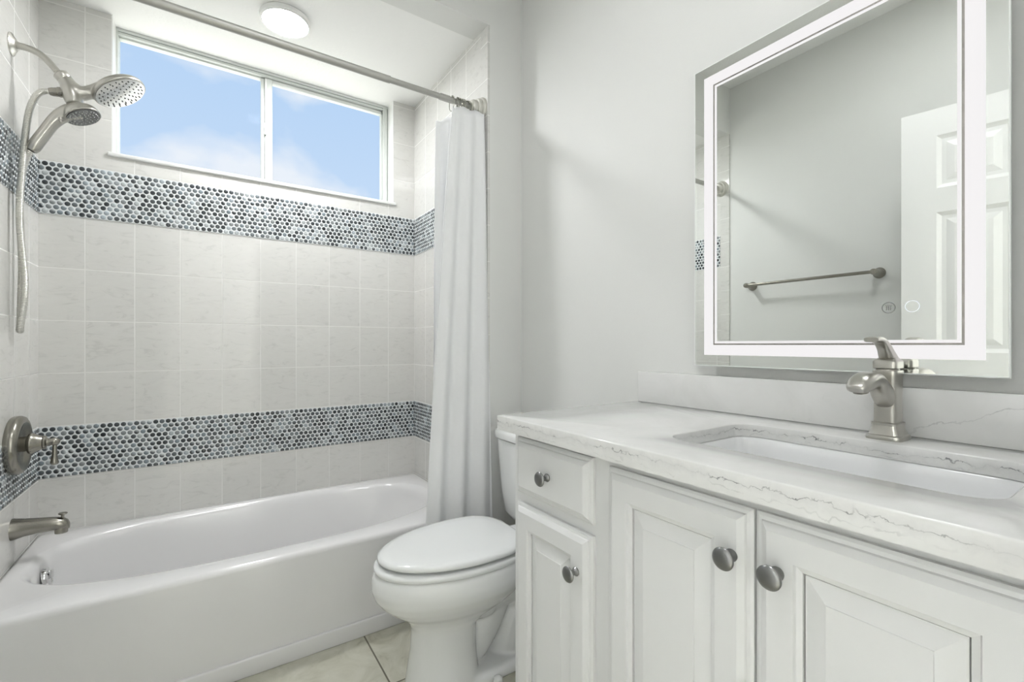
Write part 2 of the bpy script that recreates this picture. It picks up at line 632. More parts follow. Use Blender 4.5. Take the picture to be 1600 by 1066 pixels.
add_box(bm, (0.779, 0.084, FZ0 + 0.03), (0.7865, 0.094, 2.125), 0.0015)
add_box(bm, (0.779, 0.084, 2.195), (0.7865, 0.094, FZ1 - 0.034), 0.0015)
add_box(bm, (0.7775, 0.080, 2.135), (0.7875, 0.094, 2.190), 0.002)
obj('pull_rail', bm, 'white_paint', sash)
bm = box((0.7795, 0.078, 2.165), (0.784, 0.082, 2.178), bevel=0.0008)
obj('latch', bm, 'nickel_dark', sash)
obj('pane', box((wx0 + 0.010, 0.118, FZ0 + 0.014), (0.764, 0.121, FZ1 - 0.024)), 'window_glass', win, smooth=False)
obj('pane', box((0.812, 0.106, FZ0 + 0.024), (wx1 - 0.040, 0.109, FZ1 - 0.046)), 'window_glass', win, smooth=False)

# mosaic bands: round glass pennies set in white grout
PITCH = 0.0212
ROWH = PITCH * 0.866


def mosaic(name, axis, u0, u1, z0, z1, at, out, seed, label):
    """axis 0: runs along x at y=at; axis 1: runs along y at x=at; out: direction of the visible side"""
    dark_share = 0.47 if z0 > 1 else 0.56
    rnd = random.Random(seed)
    verts, faces, cols, fm = [], [], [], []

    def P3(u, z, d):
        return (u, at + out * d, z) if axis == 0 else (at + out * d, u, z)

    base = len(verts)
    verts += [P3(u0, z0, 0.0008), P3(u1, z0, 0.0008), P3(u1, z1, 0.0008), P3(u0, z1, 0.0008)]
    cols += [(0.8, 0.8, 0.8)] * 4
    faces.append((0, 1, 2, 3))
    fm.append(1)
    S = 14
    rows = int((z1 - z0) / ROWH) + 2
    ncol = int((u1 - u0) / PITCH) + 3
    r0 = PITCH * 0.416
    ztop = z1 - 0.0102
    dark = [(0.022, 0.027, 0.031), (0.042, 0.050, 0.056), (0.070, 0.081, 0.088)]
    mid = [(0.12, 0.137, 0.147), (0.165, 0.19, 0.205), (0.19, 0.228, 0.252), (0.22, 0.238, 0.243)]
    pale = [(0.36, 0.395, 0.415), (0.44, 0.47, 0.48), (0.34, 0.385, 0.42)]
    white = (0.70, 0.735, 0.74)
    for r in range(rows):
        z = ztop - r * ROWH
        for c in range(ncol):
            u = u0 + 0.006 + (c + 0.5 * (r % 2)) * PITCH - PITCH * 0.5
            k = rnd.random()
            q = rnd.random()
            if k < dark_share:
                a = rnd.choice(dark)
            elif k < dark_share + 0.38:
                a = rnd.choice(mid)
            else:
                a = rnd.choice(pale)
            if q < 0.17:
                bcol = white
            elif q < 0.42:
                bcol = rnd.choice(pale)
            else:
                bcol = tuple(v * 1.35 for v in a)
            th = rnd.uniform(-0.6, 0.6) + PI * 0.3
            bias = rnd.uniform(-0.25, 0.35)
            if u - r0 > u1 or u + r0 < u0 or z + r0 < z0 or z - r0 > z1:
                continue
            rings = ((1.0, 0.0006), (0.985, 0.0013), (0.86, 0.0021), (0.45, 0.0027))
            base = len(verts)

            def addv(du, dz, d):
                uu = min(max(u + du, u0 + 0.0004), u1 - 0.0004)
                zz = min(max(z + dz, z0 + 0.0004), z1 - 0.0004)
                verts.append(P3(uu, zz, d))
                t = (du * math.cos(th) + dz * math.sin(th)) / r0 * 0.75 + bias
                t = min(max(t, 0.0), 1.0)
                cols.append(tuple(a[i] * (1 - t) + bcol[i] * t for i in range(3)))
            for rr, d in rings:
                for s in range(S):
                    an = 2 * PI * s / S
                    addv(r0 * rr * math.cos(an), r0 * rr * math.sin(an), d)
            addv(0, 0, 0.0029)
            for ri in range(len(rings) - 1):
                for s in range(S):
                    s2 = (s + 1) % S
                    faces.append((base + ri * S + s, base + ri * S + s2, base + (ri + 1) * S + s2, base + (ri + 1) * S + s))
                    fm.append(0)
            top = base + (len(rings) - 1) * S
            ctr = base + len(rings) * S
            for s in range(S):
                faces.append((top + s, top + (s + 1) % S, ctr))
                fm.append(0)
    me = bpy.data.meshes.new(name)
    flip = (out < 0) != (axis == 0)
    if flip:
        faces = [tuple(reversed(f)) for f in faces]
    me.from_pydata(verts, [], faces)
    me.materials.append(MATS['penny_glass'])
    me.materials.append(MATS['penny_grout'])
    me.polygons.foreach_set('material_index', fm)
    me.polygons.foreach_set('use_smooth', [True] * len(fm))
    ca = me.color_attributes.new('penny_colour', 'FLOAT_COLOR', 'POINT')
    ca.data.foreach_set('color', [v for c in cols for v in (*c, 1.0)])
    o = bpy.data.objects.new(name, me)
    COL.objects.link(o)
    return structure(o, label, 'mosaic band')


B_HI = (1.600, 1.805)
B_LO = (0.575, 0.773)
mosaic('trim_1', 0, 0.002, AX1 - 0.002, *B_HI, 0.0, -1, 1, 'upper band of round blue-grey glass mosaic below the window')
mosaic('trim_2', 0, 0.002, AX1 - 0.002, *B_LO, 0.0, -1, 2, 'lower band of round dark glass mosaic above the tub')
mosaic('trim_3', 1, -0.752, -0.002, *B_HI, 0.0, 1, 3, 'upper mosaic band on the shower head wall')
mosaic('trim_4', 1, -0.752, -0.002, *B_LO, 0.0, 1, 4, 'lower mosaic band on the valve wall')
mosaic('trim_5', 1, -0.752, -0.002, *B_HI, AX1, -1, 5, 'upper mosaic band beside the curtain')
mosaic('trim_6', 1, -0.752, -0.002, *B_LO, AX1, -1, 6, 'lower mosaic band beside the curtain')

# open six-panel door, seen in the mirror
hinge = Vector((0.128, -2.515, 0.0))
free = Vector((0.268, -1.766, 0.0))
d_u = (free - hinge).normalized()
d_n = Vector((0, 0, 1)).cross(d_u)
if d_n.x < 0:
    d_n = -d_n
dw = (free - hinge).length
door = bpy.data.objects.new('door_1', None)
COL.objects.link(door)
door.location = hinge
structure(door, 'open white six-panel door reflected in the mirror', 'door')


def DP(u, z, n):
    return hinge + d_u * u + Vector((0, 0, z)) + d_n * n


st, mul, th = 0.112, 0.10, 0.035
pw = (dw - 2 * st - mul) / 2
rows_ = [(0.22, 0.88), (1.06, 1.645), (1.745, 1.965)]
us = [0, st, st + pw, st + pw + mul, dw - st, dw]
zs = [0.012, rows_[0][0], rows_[0][1], rows_[1][0], rows_[1][1], rows_[2][0], rows_[2][1], 2.078]
bm = bmesh.new()
for side, off in ((1, th / 2), (-1, -th / 2)):
    for i in range(5):
        for j in range(7):
            u0, u1, z0, z1 = us[i], us[i + 1], zs[j], zs[j + 1]
            if i in (1, 3) and j in (1, 3, 5):
                rr = []
                for ins, dep in ((0, 0), (0.006, 0.004), (0.016, 0.009), (0.030, 0.009), (0.055, 0.002)):
                    rr.append([DP(u0 + ins, z0 + ins, off - side * dep), DP(u1 - ins, z0 + ins, off - side * dep), DP(u1 - ins, z1 - ins, off - side * dep), DP(u0 + ins, z1 - ins, off - side * dep)])
                loft(bm, rr, cap0=False, cap1=True)
            else:
                bm.faces.new([bm.verts.new(DP(*p, off)) for p in ((u0, z0), (u1, z0), (u1, z1), (u0, z1))])
for (ua, za), (ub, zb) in (((0, zs[0]), (dw, zs[0])), ((dw, zs[0]), (dw, zs[-1])), ((dw, zs[-1]), (0, zs[-1])), ((0, zs[-1]), (0, zs[0]))):
    bm.faces.new([bm.verts.new(p) for p in (DP(ua, za, th / 2), DP(ub, zb, th / 2), DP(ub, zb, -th / 2), DP(ua, za, -th / 2))])
bmesh.ops.remove_doubles(bm, verts=bm.verts[:], dist=0.0002)
obj('door_leaf', bm, 'door_white', door, angle=12)
for s in (1, -1):
    bm = bmesh.new()
    lathe(bm, [(0.0, 0), (0.031, 0.0), (0.031, 0.006), (0.012, 0.010), (0.011, 0.03), (0.022, 0.036), (0.027, 0.048), (0.022, 0.060), (0.0, 0.064)], DP(dw - 0.065, 0.93, s * th / 2), d_n * s, 28)
    obj('door_knob', bm, 'nickel', door)

# ------------------------------------------------------------------ bathtub
tub = thing('bathtub', 'white acrylic alcove bathtub with a flat apron under the window', 'bathtub', (0.762, -0.37, 0.0))
TF, RZ = -0.738, 0.368
tx, ty, ta, tb = 0.762, TF / 2, 0.762 - 0.001, -TF / 2 - 0.001
bm = bmesh.new()
bx, by, ba, bb = 0.752, -0.348, 0.700, 0.300
rings = [se_ring(tx, ty, ta, tb, 60, 0.0, 160), se_ring(tx, ty, ta, tb, 60, RZ - 0.020, 160), se_ring(tx, ty, ta - 0.002, tb - 0.002, 60, RZ - 0.011, 160),
         se_ring(tx, ty, ta - 0.007, tb - 0.007, 50, RZ - 0.004, 160), se_ring(tx, ty, ta - 0.016, tb - 0.016, 40, RZ, 160),
         se_ring(bx, by, ba + 0.012, bb + 0.012, 2.7, RZ, 160), se_ring(bx, by, ba + 0.004, bb + 0.004, 2.7, RZ - 0.002, 160),
         se_ring(bx, by, ba - 0.006, bb - 0.004, 2.7, RZ - 0.009, 160), se_ring(bx - 0.002, by, ba - 0.016, bb - 0.012, 2.7, RZ - 0.026, 160)]
for k in range(1, 13):
    t = k / 12.0
    e = t ** 1.25
    z = RZ - 0.026 - (RZ - 0.026 - 0.075) * t
    rings.append(se_ring(bx - 0.002 - 0.065 * e, by + 0.004 * e, ba - 0.016 - 0.105 * e, bb - 0.012 - 0.065 * t, 2.7 + 0.5 * t, z, 160))
for ins, dz in ((0.012, 0.012), (0.03, 0.019), (0.06, 0.024), (0.12, 0.027), (0.19, 0.029)):
    rings.append(se_ring(bx - 0.067, by + 0.004, ba - 0.121 - ins * 1.6, bb - 0.077 - ins, 3.0, 0.075 - dz, 160))
loft(bm, rings)
obj('tub_shell', bm, 'acrylic', tub, angle=40)
bm = box((0.002, TF - 0.009, 0.0), (AX1 - 0.002, TF + 0.004, 0.060), bevel=0.004, segs=3)
obj('skirt', bm, 'acrylic', tub)
ov_c = Vector((0.078, -0.285, 0.292))
ov_n = Vector((1.0, 0.0, 0.22)).normalized()
bm = bmesh.new()
lathe(bm, [(0.0, 0.0), (0.036, 0.0), (0.036, 0.006), (0.033, 0.011), (0.024, 0.013), (0.022, 0.011), (0.010, 0.012), (0.0, 0.013)], ov_c, ov_n, 36)
ovp = obj('overflow_plate', bm, 'chrome', tub)
bm = bmesh.new()
add_box(bm, (0.088, -0.292, 0.290), (0.098, -0.278, 0.318), 0.002)
obj('trip_lever', bm, 'chrome', ovp)
bm = bmesh.new()
lathe(bm, [(0.0, 0), (0.035, 0), (0.035, 0.004), (0.028, 0.006), (0.0, 0.006)], (0.28, -0.345, 0.046), (0, 0, 1), 32)
obj('drain', bm, 'chrome', tub)

# tub spout, valve, shower heads on the left wall
SY = -0.29
sp = thing('tub_spout', 'brushed nickel tub spout with a pull-up diverter on the tiled left wall', 'tub spout', (0, SY, 0.478))
path = [(0.0, 0.034, 0.478, 0.036), (0.004, 0.033, 0.478, 0.0355), (0.03, 0.029, 0.479, 0.029), (0.06, 0.0265, 0.4785, 0.0255), (0.09, 0.0245, 0.477, 0.0235), (0.112, 0.023, 0.475, 0.022), (0.126, 0.021, 0.4725, 0.0195), (0.135, 0.017, 0.469, 0.016), (0.140, 0.009, 0.464, 0.010)]
bm = bmesh.new()
rings = []
for (x, hy, zc, hz) in path:
    rings.append([Vector((x, SY + hy * math.cos(2 * PI * k / 28), zc + hz * math.sin(2 * PI * k / 28))) for k in range(28)])
loft(bm, rings)
lathe(bm, [(0.0, 0), (0.017, 0), (0.018, 0.018), (0.017, 0.022), (0.0, 0.022)], (0.119, SY, 0.442), (0, 0, 1), 24)
obj('spout_body', bm, 'nickel_dark', sp, angle=50)
bm = bmesh.new()
lathe(bm, [(0.0, 0), (0.0045, 0.0), (0.0045, 0.012), (0.011, 0.015), (0.0125, 0.018), (0.010, 0.020), (0.0, 0.021)], (0.122, SY, 0.490), (0.05, 0, 1), 20)
obj('diverter_knob', bm, 'nickel_dark', sp)

va = thing('shower_valve', 'round brushed nickel shower valve with a drooping lever, above the tub spout', 'shower valve', (0, SY, 0.757))
bm = bmesh.new()
lathe(bm, [(0.0, 0.0), (0.094, 0.0), (0.097, 0.006), (0.097, 0.020), (0.093, 0.027), (0.086, 0.031), (0.078, 0.0325), (0.070, 0.030), (0.060, 0.022), (0.046, 0.016), (0.030, 0.014), (0.0, 0.014)], (0, SY, 0.757), (1, 0, 0), 64)
obj('escutcheon', bm, 'nickel_dark', va)
bm = bmesh.new()
lathe(bm, [(0.0, 0.012), (0.025, 0.012), (0.025, 0.036), (0.033, 0.040), (0.035, 0.045), (0.034, 0.050), (0.030, 0.055), (0.025, 0.066), (0.022, 0.074), (0.0235, 0.077), (0.021, 0.081), (0.013, 0.084), (0.011, 0.092), (0.013, 0.098), (0.0135, 0.103), (0.010, 0.110), (0.006, 0.115), (0.0, 0.117)], (0, SY, 0.759), (1, 0, 0), 36)
obj('hub', bm, 'nickel_dark', va)
bm = bmesh.new()
lathe(bm, [(0.0, 0.0), (0.006, 0.001), (0.006, 0.020), (0.0075, 0.045), (0.0105, 0.066), (0.0115, 0.070), (0.009, 0.076), (0.0, 0.079)], (0.103, SY, 0.757), (-0.02, 0, -1), 20)
obj('lever', bm, 'nickel_dark', va)

HYs = -0.30
sh = thing('rain_shower', 'brushed nickel wall shower with a round tilted rain head', 'shower', (0, HYs, 2.083))
bm = bmesh.new()
lathe(bm, [(0.0, 0), (0.036, 0), (0.036, 0.003), (0.033, 0.006), (0.024, 0.009), (0.020, 0.014), (0.0, 0.014)], (0, HYs, 2.085), (1, 0, 0), 36)
obj('flange', bm, 'nickel_light', sh)
arm = spline([(0.004, HYs, 2.085), (0.035, HYs, 2.0855), (0.062, HYs, 2.079), (0.083, HYs, 2.064), (0.099, HYs, 2.045), (0.110, HYs, 2.031)], 6)
bm = bmesh.new()
tube(bm, arm, 0.0108, 18)
tube(bm, [(0.105, HYs, 2.037), (0.126, HYs, 2.011)], 0.0085, 18)
obj('shower_arm', bm, 'nickel', sh)
nd = Vector((0.021, 0, -0.026)).normalized()
bm = bmesh.new()
lathe(bm, [(0.0, 0.0), (0.0195, 0.0), (0.0225, 0.003), (0.0225, 0.019), (0.0205, 0.0225), (0.0, 0.0225)], Vector((0.117, HYs, 2.026)), nd, 24)
obj('swivel_nut', bm, 'nickel', sh)
# head disc
RHC = Vector((0.274, HYs, 2.012))
rn = Vector((0.53, -0.14, -0.84)).normalized()
bm = bmesh.new()
lathe(bm, [(0.0, -0.024), (0.030, -0.0235), (0.055, -0.021), (0.072, -0.017), (0.080, -0.011), (0.0835, -0.004), (0.0840, 0.003), (0.0830, 0.007), (0.079, 0.008), (0.079, 0.004), (0.0, 0.004)], RHC, rn, 64)
# necks: body joins nut, head and hand-shower dock
bod = [(0.130, 2.010, 0.0215), (0.138, 1.996, 0.0245), (0.150, 1.981, 0.0275), (0.168, 1.974, 0.0255), (0.190, 1.982, 0.0215), (0.213, 1.997, 0.0225), (0.236, 2.012, 0.026), (0.252, 2.021, 0.027)]
pp = spline([(a, HYs, z) for a, z, r in bod], 5)
rr = [v.x for v in spline([(r, 0, 0) for a, z, r in bod], 5)]
tube(bm, pp, rr, 22)
dk = [(0.138, 1.996, 0.022), (0.144, 1.974, 0.0265), (0.149, 1.956, 0.027), (0.153, 1.938, 0.0245), (0.155, 1.930, 0.022)]
tube(bm, spline([(a, HYs - 0.004, z) for a, z, r in dk], 5), [v.x for v in spline([(r, 0, 0) for a, z, r in dk], 5)], 22)
bsm = obj('head_body', bm, 'nickel', sh, angle=60)
rm = bsm.modifiers.new('blend', 'REMESH')
rm.mode = 'VOXEL'
rm.voxel_size = 0.0022
rm.use_smooth_shade = True
sm = bsm.modifiers.new('soften', 'SMOOTH')
sm.factor = 0.5
sm.iterations = 8
bm = bmesh.new()
fu, fv, fw = frame_for(rn)
lathe(bm, [(0.0, 0.004), (0.0785, 0.004), (0.0790, 0.0080), (0.076, 0.0095), (0.0, 0.0105)], RHC, rn, 64)
for ring_r, cnt in ((0.014, 5), (0.029, 9), (0.044, 13), (0.058, 17), (0.069, 22)):
    for k in range(cnt):
        a = 2 * PI * (k + 0.3 * (cnt % 3)) / cnt
        c = RHC + fu * ring_r * math.cos(a) + fv * ring_r * math.sin(a)
        lathe(bm, [(0.0, 0.008), (0.0026, 0.008), (0.0021, 0.0115), (0.0, 0.0118)], c, rn, 8, mat=1)
obj('spray_plate', bm, ['spray_face', 'nozzle_rubber'], sh, angle=40)
bm = bmesh.new()
lathe(bm, [(0.0, 0), (0.016, 0.0), (0.0165, 0.012), (0.0145, 0.016), (0.0, 0.016)], (0.128, HYs - 0.004, 1.962), (-1, 0, -0.22), 22)
lathe(bm, [(0.0, 0.014), (0.0145, 0.014), (0.0135, 0.030), (0.011, 0.038), (0.0, 0.038)], (0.128, HYs - 0.004, 1.962), (-1, 0, -0.22), 22)
obj('hose_outlet', bm, 'nickel_dark', sh)

# hand shower resting in the dock under the rain head
HH = Vector((0.176, HYs - 0.012, 1.893))
hn = Vector((0.44, -0.16, -0.885)).normalized()
hs = thing('hand_shower', 'small brushed nickel hand shower docked under the rain head, on a ribbed hose', 'hand shower', tuple(HH))
bm = bmesh.new()
lathe(bm, [(0.0, -0.034), (0.022, -0.032), (0.034, -0.026), (0.044, -0.018), (0.049, -0.010), (0.052, 0.0), (0.0525, 0.006), (0.049, 0.009), (0.048, 0.005), (0.0, 0.005)], HH, hn, 44)
lathe(bm, [(0.0, 0.0), (0.018, 0.0), (0.021, 0.03), (0.0, 0.03)], HH - hn * 0.050, hn, 24)
hd = [(0.168, 1.908, 0.027), (0.145, 1.896, 0.0255), (0.122, 1.876, 0.0225), (0.102, 1.848, 0.0195), (0.084, 1.812, 0.0185), (0.066, 1.775, 0.0185), (0.056, 1.752, 0.0175), (0.050, 1.740, 0.0135)]
tube(bm, spline([(a, HYs - 0.012, z) for a, z, r in hd], 5), [v.x for v in spline([(r, 0, 0) for a, z, r in hd], 5)], 22)
hb = obj('hand_grip', bm, 'nickel', hs, angle=60)
rm = hb.modifiers.new('blend', 'REMESH')
rm.mode = 'VOXEL'
rm.voxel_size = 0.002
rm.use_smooth_shade = True
sm = hb.modifiers.new('soften', 'SMOOTH')
sm.factor = 0.5
sm.iterations = 5
bm = bmesh.new()
fu, fv, fw = frame_for(hn)
lathe(bm, [(0.0, 0.006), (0.047, 0.006), (0.047, 0.009), (0.034, 0.0085), (0.0, 0.0075)], HH, hn, 44)
for ring_r, cnt in ((0.010, 6), (0.020, 10), (0.030, 16), (0.040, 24)):
    for k in range(cnt):
        a = 2 * PI * (k + 0.5 * (cnt % 4)) / cnt
        c = HH + fu * ring_r * math.cos(a) + fv * ring_r * math.sin(a)
        lathe(bm, [(0.0, 0.007), (0.0023, 0.007), (0.0018, 0.012), (0.0, 0.0122)], c, hn, 8, mat=1)
obj('spray_plate', bm, ['pewter', 'spray_face'], hs, angle=40)
bm = bmesh.new()
lathe(bm, [(0.0, 0), (0.009, 0.002), (0.0105, 0.008), (0.007, 0.014), (0.0, 0.016)], Vector((0.121, HYs - 0.02, 1.866)), (0.35, -0.5, -0.8), 18)
obj('spray_lever', bm, 'nickel', hs)
hose_a = [(0.093, HYs - 0.004, 1.954), (0.074, HYs - 0.01, 1.945), (0.057, HYs - 0.012, 1.915), (0.044, HYs - 0.015, 1.855), (0.034, HYs - 0.018, 1.74), (0.027, HYs - 0.02, 1.60), (0.025, HYs - 0.02, 1.50), (0.031, HYs - 0.02, 1.40), (0.037, HYs - 0.02, 1.31), (0.035, HYs - 0.02, 1.23), (0.026, HYs - 0.012, 1.165), (0.0215, HYs - 0.004, 1.143)]
hose_b = [(0.0215, HYs + 0.002, 1.140), (0.019, HYs + 0.010, 1.155), (0.019, HYs + 0.018, 1.24), (0.021, HYs + 0.020, 1.36), (0.0175, HYs + 0.02, 1.48), (0.0165, HYs + 0.018, 1.58), (0.025, HYs + 0.008, 1.67), (0.040, HYs - 0.008, 1.722), (0.050, HYs - 0.012, 1.741)]
hp = spline(hose_a + hose_b, 22)
# resample by length so the ribs are even
dd = [0.0]
for p, q in zip(hp[:-1], hp[1:]):
    dd.append(dd[-1] + (q - p).length)
step = 0.00125
rs, k = [], 0
npt = int(dd[-1] / step)
for i in range(npt):
    s = i * step
    while k < len(dd) - 2 and dd[k + 1] < s:
        k += 1
    t = (s - dd[k]) / max(dd[k + 1] - dd[k], 1e-9)
    rs.append(hp[k].lerp(hp[k + 1], t))
bm = bmesh.new()
tube(bm, rs, [0.0089 + 0.0009 * (1 if (i % 4) < 2 else -1) for i in range(len(rs))], 12)
obj('hose', bm, 'nickel_light', hs, angle=70)

# ------------------------------------------------------------------ curtain rod, rings, curtain
RY, RZR = -0.759, 2.108
rod = thing('curtain_rod', 'brushed metal tension rod across the tub opening', 'curtain rod', (0.762, RY, RZR))
bm = bmesh.new()
lathe(bm, [(0.0, 0), (0.0135, 0.0), (0.0135, 1.10), (0.0, 1.10)], (0.02, RY, RZR), (1, 0, 0), 28)
obj('outer_tube', bm, 'rod_metal', rod)
bm = bmesh.new()
lathe(bm, [(0.0, 0), (0.0112, 0.0), (0.0112, 0.39), (0.0, 0.39)], (1.118, RY, RZR), (1, 0, 0), 28)
obj('inner_tube', bm, 'rod_metal', rod)
bm = bmesh.new()
lathe(bm, [(0.0, 0), (0.0130, 0.0), (0.0135, 0.003), (0.0135, 0.062), (0.0125, 0.066), (0.0, 0.066)], (1.325, RY, RZR), (1, 0, 0), 28)
obj('sleeve', bm, 'rod_metal', rod)
for x, s in ((AX1, -1), (0.0, 1)):
    bm = bmesh.new()
    lathe(bm, [(0.0, 0), (0.048, 0.0), (0.049, 0.004), (0.046, 0.011), (0.040, 0.014), (0.040, 0.024), (0.037, 0.029), (0.031, 0.031), (0.030, 0.046), (0.026, 0.053), (0.019, 0.057), (0.0, 0.057)], (x, RY, RZR), (s, 0, 0), 40)
    obj('end_flange', bm, 'flange_metal', rod)

rc = random.Random(4)
ring_x = [1.383] + [1.408 + 0.0062 * i for i in range(11)]
proto = None
for i, x in enumerate(ring_x):
    if proto is None:
        bm = bmesh.new()
        cz = RZR - 0.0135
        pts = []
        for k in range(37):
            a = 2 * PI * k / 36
            pts.append(Vector((x, RY + 0.0235 * math.sin(a), cz + 0.0305 * math.cos(a))))
        tube(bm, pts, 0.0017, 8)
        for k in range(-2, 3):
            a = k * 0.42
            c = Vector((x, RY + 0.0225 * math.sin(a), cz + 0.0295 * math.cos(a)))
            bmesh.ops.create_uvsphere(bm, u_segments=10, v_segments=6, radius=0.0036, matrix=Matrix.Translation(c))
        proto = obj('curtain_ring', bm, 'ring_metal', loc=(x, RY, RZR))
        r = proto
    else:
        r = proto.copy()
        COL.objects.link(r)
        r.location = (x, RY, RZR)
        r.rotation_euler = (rc.uniform(-0.12, 0.12), 0, rc.uniform(-0.5, 0.5))
    tag(r, 'metal curtain ring with small rollers, bunched at the right end of the rod', 'curtain ring', 'bunched curtain rings')
proto['label'] = 'metal curtain ring hanging apart, left of the bunched rings'
del proto['group']

top_pts = [(1.372, -0.790), (1.392, -0.800), (1.418, -0.797), (1.445, -0.806), (1.475, -0.800), (1.503, -0.808), (1.516, -0.797), (1.514, -0.778), (1.478, -0.768), (1.430, -0.772), (1.408, -0.763), (1.440, -0.752), (1.490, -0.752), (1.502, -0.742), (1.462, -0.735), (1.405, -0.738), (1.380, -0.722), (1.352, -0.716), (1.334, -0.708)]
bot_pts = [(1.240, -0.795), (1.285, -0.812), (1.335, -0.800), (1.390, -0.822), (1.440, -0.808), (1.500, -0.830), (1.542, -0.832), (1.530, -0.820), (1.508, -0.800), (1.450, -0.790), (1.395, -0.796), (1.375, -0.785), (1.430, -0.776), (1.490, -0.780), (1.500, -0.770), (1.440, -0.764), (1.380, -0.768), (1.330, -0.766), (1.290, -0.772)]
tp = spline([(a, b_, 0) for a, b_ in top_pts], 10)
bp_ = spline([(a, b_, 0) for a, b_ in bot_pts], 10)
NZ = 46
ZT, ZB = 2.075, 0.10
bm = bmesh.new()
rows_v = []
nn = len(tp)
for j in range(NZ + 1):
    t = j / NZ
    zz = t * t * 0.25 + t * 0.75
    w = zz ** 0.85
    row = []
    for i in range(nn):
        u = i / (nn - 1)
        p = tp[i].lerp(bp_[i], w)
        sag = 0.012 * (0.5 - 0.5 * math.cos(2 * PI * u * 9)) * (1 - min(1, t * 14))
        wob = 0.006 * math.sin(u * 58 + 2.2 * t) * min(1.0, t * 3)
        ztop = ZT - sag - (0.045 * max(0.0, (u - 0.78) / 0.22)) - (0.012 if u < 0.03 else 0)
        z = ztop + (ZB - ztop) * zz
        row.append(bm.verts.new((p.x, p.y + wob, z)))
    rows_v.append(row)
for a, b_ in zip(rows_v[:-1], rows_v[1:]):
    for i in range(nn - 1):
        bm.faces.new((a[i], a[i + 1], b_[i + 1], b_[i]))
cur = obj('shower_curtain', bm, 'curtain_cloth', loc=(1.43, -0.78, ZB), angle=180)
so = cur.modifiers.new('cloth', 'SOLIDIFY')
so.thickness = 0.0012
so.offset = 0
tag(cur, 'white fabric shower curtain gathered at the right end of the tub', 'shower curtain')
# stitched hem down the free edge
bm = bmesh.new()
hem = []
for j in range(NZ + 1):
    t = j / NZ
    zz = t * t * 0.25 + t * 0.75
    w = zz ** 0.85
    p = tp[0].lerp(bp_[0], w)
    ztop = ZT - 0.012
    hem.append(Vector((p.x, p.y + 0.006 * math.sin(2.2 * t) * min(1.0, t * 3), ztop + (ZB - ztop) * zz)))
tube(bm, hem, 0.0022, 8)
obj('side_hem', bm, 'curtain_cloth', cur)

# ------------------------------------------------------------------ ceiling lights


def ceiling_light(c, R, mat, label, top):
    t = thing('ceiling_light', label, 'ceiling light', (c[0], c[1], top))
    bm = bmesh.new()
    lathe(bm, [(0.0, 0.0), (R * 0.97, 0.0), (R, 0.004), (R * 0.985, 0.018), (R * 0.90, 0.023), (R * 0.885, 0.021), (R * 0.885, 0.014), (0.0, 0.014)], (c[0], c[1], top), (0, 0, -1), 64)
    obj('housing', bm, 'white_paint', t)
    bm = bmesh.new()
    lathe(bm, [(0.0, 0.014), (R * 0.88, 0.014), (R * 0.88, 0.0205), (0.0, 0.0215)], (c[0], c[1], top), (0, 0, -1), 64)
    obj('diffuser', bm, mat, t)
    return t


ceiling_light((0.810, -0.375), 0.096, 'alcove_diffuser', 'round white disc light lit on the ceiling over the tub', AC)
ceiling_light((0.80, -1.93), 0.19, 'room_fill_diffuser', 'larger round fill light added out of view on the main ceiling, over the middle of the floor', RC)  # added fill to even out the room light
ceiling_light((1.95, -3.10), 0.14, 'hall_fill_diffuser', 'round fill light added out of view on the hall ceiling outside the door', RC)  # added fill, reaches the room by bouncing through the doorway

# ------------------------------------------------------------------ toilet
TY = -1.100
toi = thing('toilet', 'white two-piece toilet with a closed oval lid between tub and vanity', 'toilet', (1.30, TY, 0.0))


def egg(z, xf, xb, hw, N=72, nb=2.6, nf=2.0, xm=None, yc=TY):
    xm = xm if xm is not None else xf + (xb - xf) * 0.62
    out = []
    for i in range(N):
        t = 2 * PI * i / N
        c, s = math.cos(t), math.sin(t)
        n = nb if c > 0 else nf
        a = (xb - xm) if c > 0 else (xm - xf)
        k = 1.0 / ((abs(c) ** n + abs(s) ** n) ** (1.0 / n))
        out.append(Vector((xm + a * k * c, yc + hw * k * s, z)))
    return out


bm = bmesh.new()
loft(bm, [egg(0.396, 0.966, 1.46, 0.172), egg(0.388, 0.957, 1.47, 0.178), egg(0.372, 0.952, 1.47, 0.181), egg(0.345, 0.949, 1.47, 0.182), egg(0.318, 0.957, 1.46, 0.176), egg(0.290, 0.978, 1.44, 0.160), egg(0.262, 1.010, 1.41, 0.138),
          egg(0.238, 1.043, 1.38, 0.114), egg(0.215, 1.066, 1.32, 0.099), egg(0.190, 1.076, 1.285, 0.092), egg(0.12, 1.073, 1.28, 0.096), egg(0.05, 1.062, 1.285, 0.106), egg(0.0, 1.055, 1.29, 0.112)])
# foot plate and trapway
loft(bm, [egg(0.0, 1.06, 1.52, 0.118, nb=5), egg(0.022, 1.065, 1.52, 0.116, nb=5), egg(0.034, 1.08, 1.505, 0.102, nb=4)])
trap = spline([(1.26, TY, 0.25), (1.33, TY, 0.235), (1.40, TY, 0.245), (1.46, TY, 0.235), (1.475, TY, 0.17), (1.44, TY, 0.10), (1.42, TY, 0.02)], 6)
tube(bm, trap, [0.085] * 7 + [0.078] * (len(trap) - 7), 22, sy=0.9)
trap2 = spline([(1.20, TY, 0.05), (1.28, TY, 0.075), (1.33, TY, 0.13), (1.37, TY, 0.20)], 6)
tube(bm, trap2, 0.062, 20)
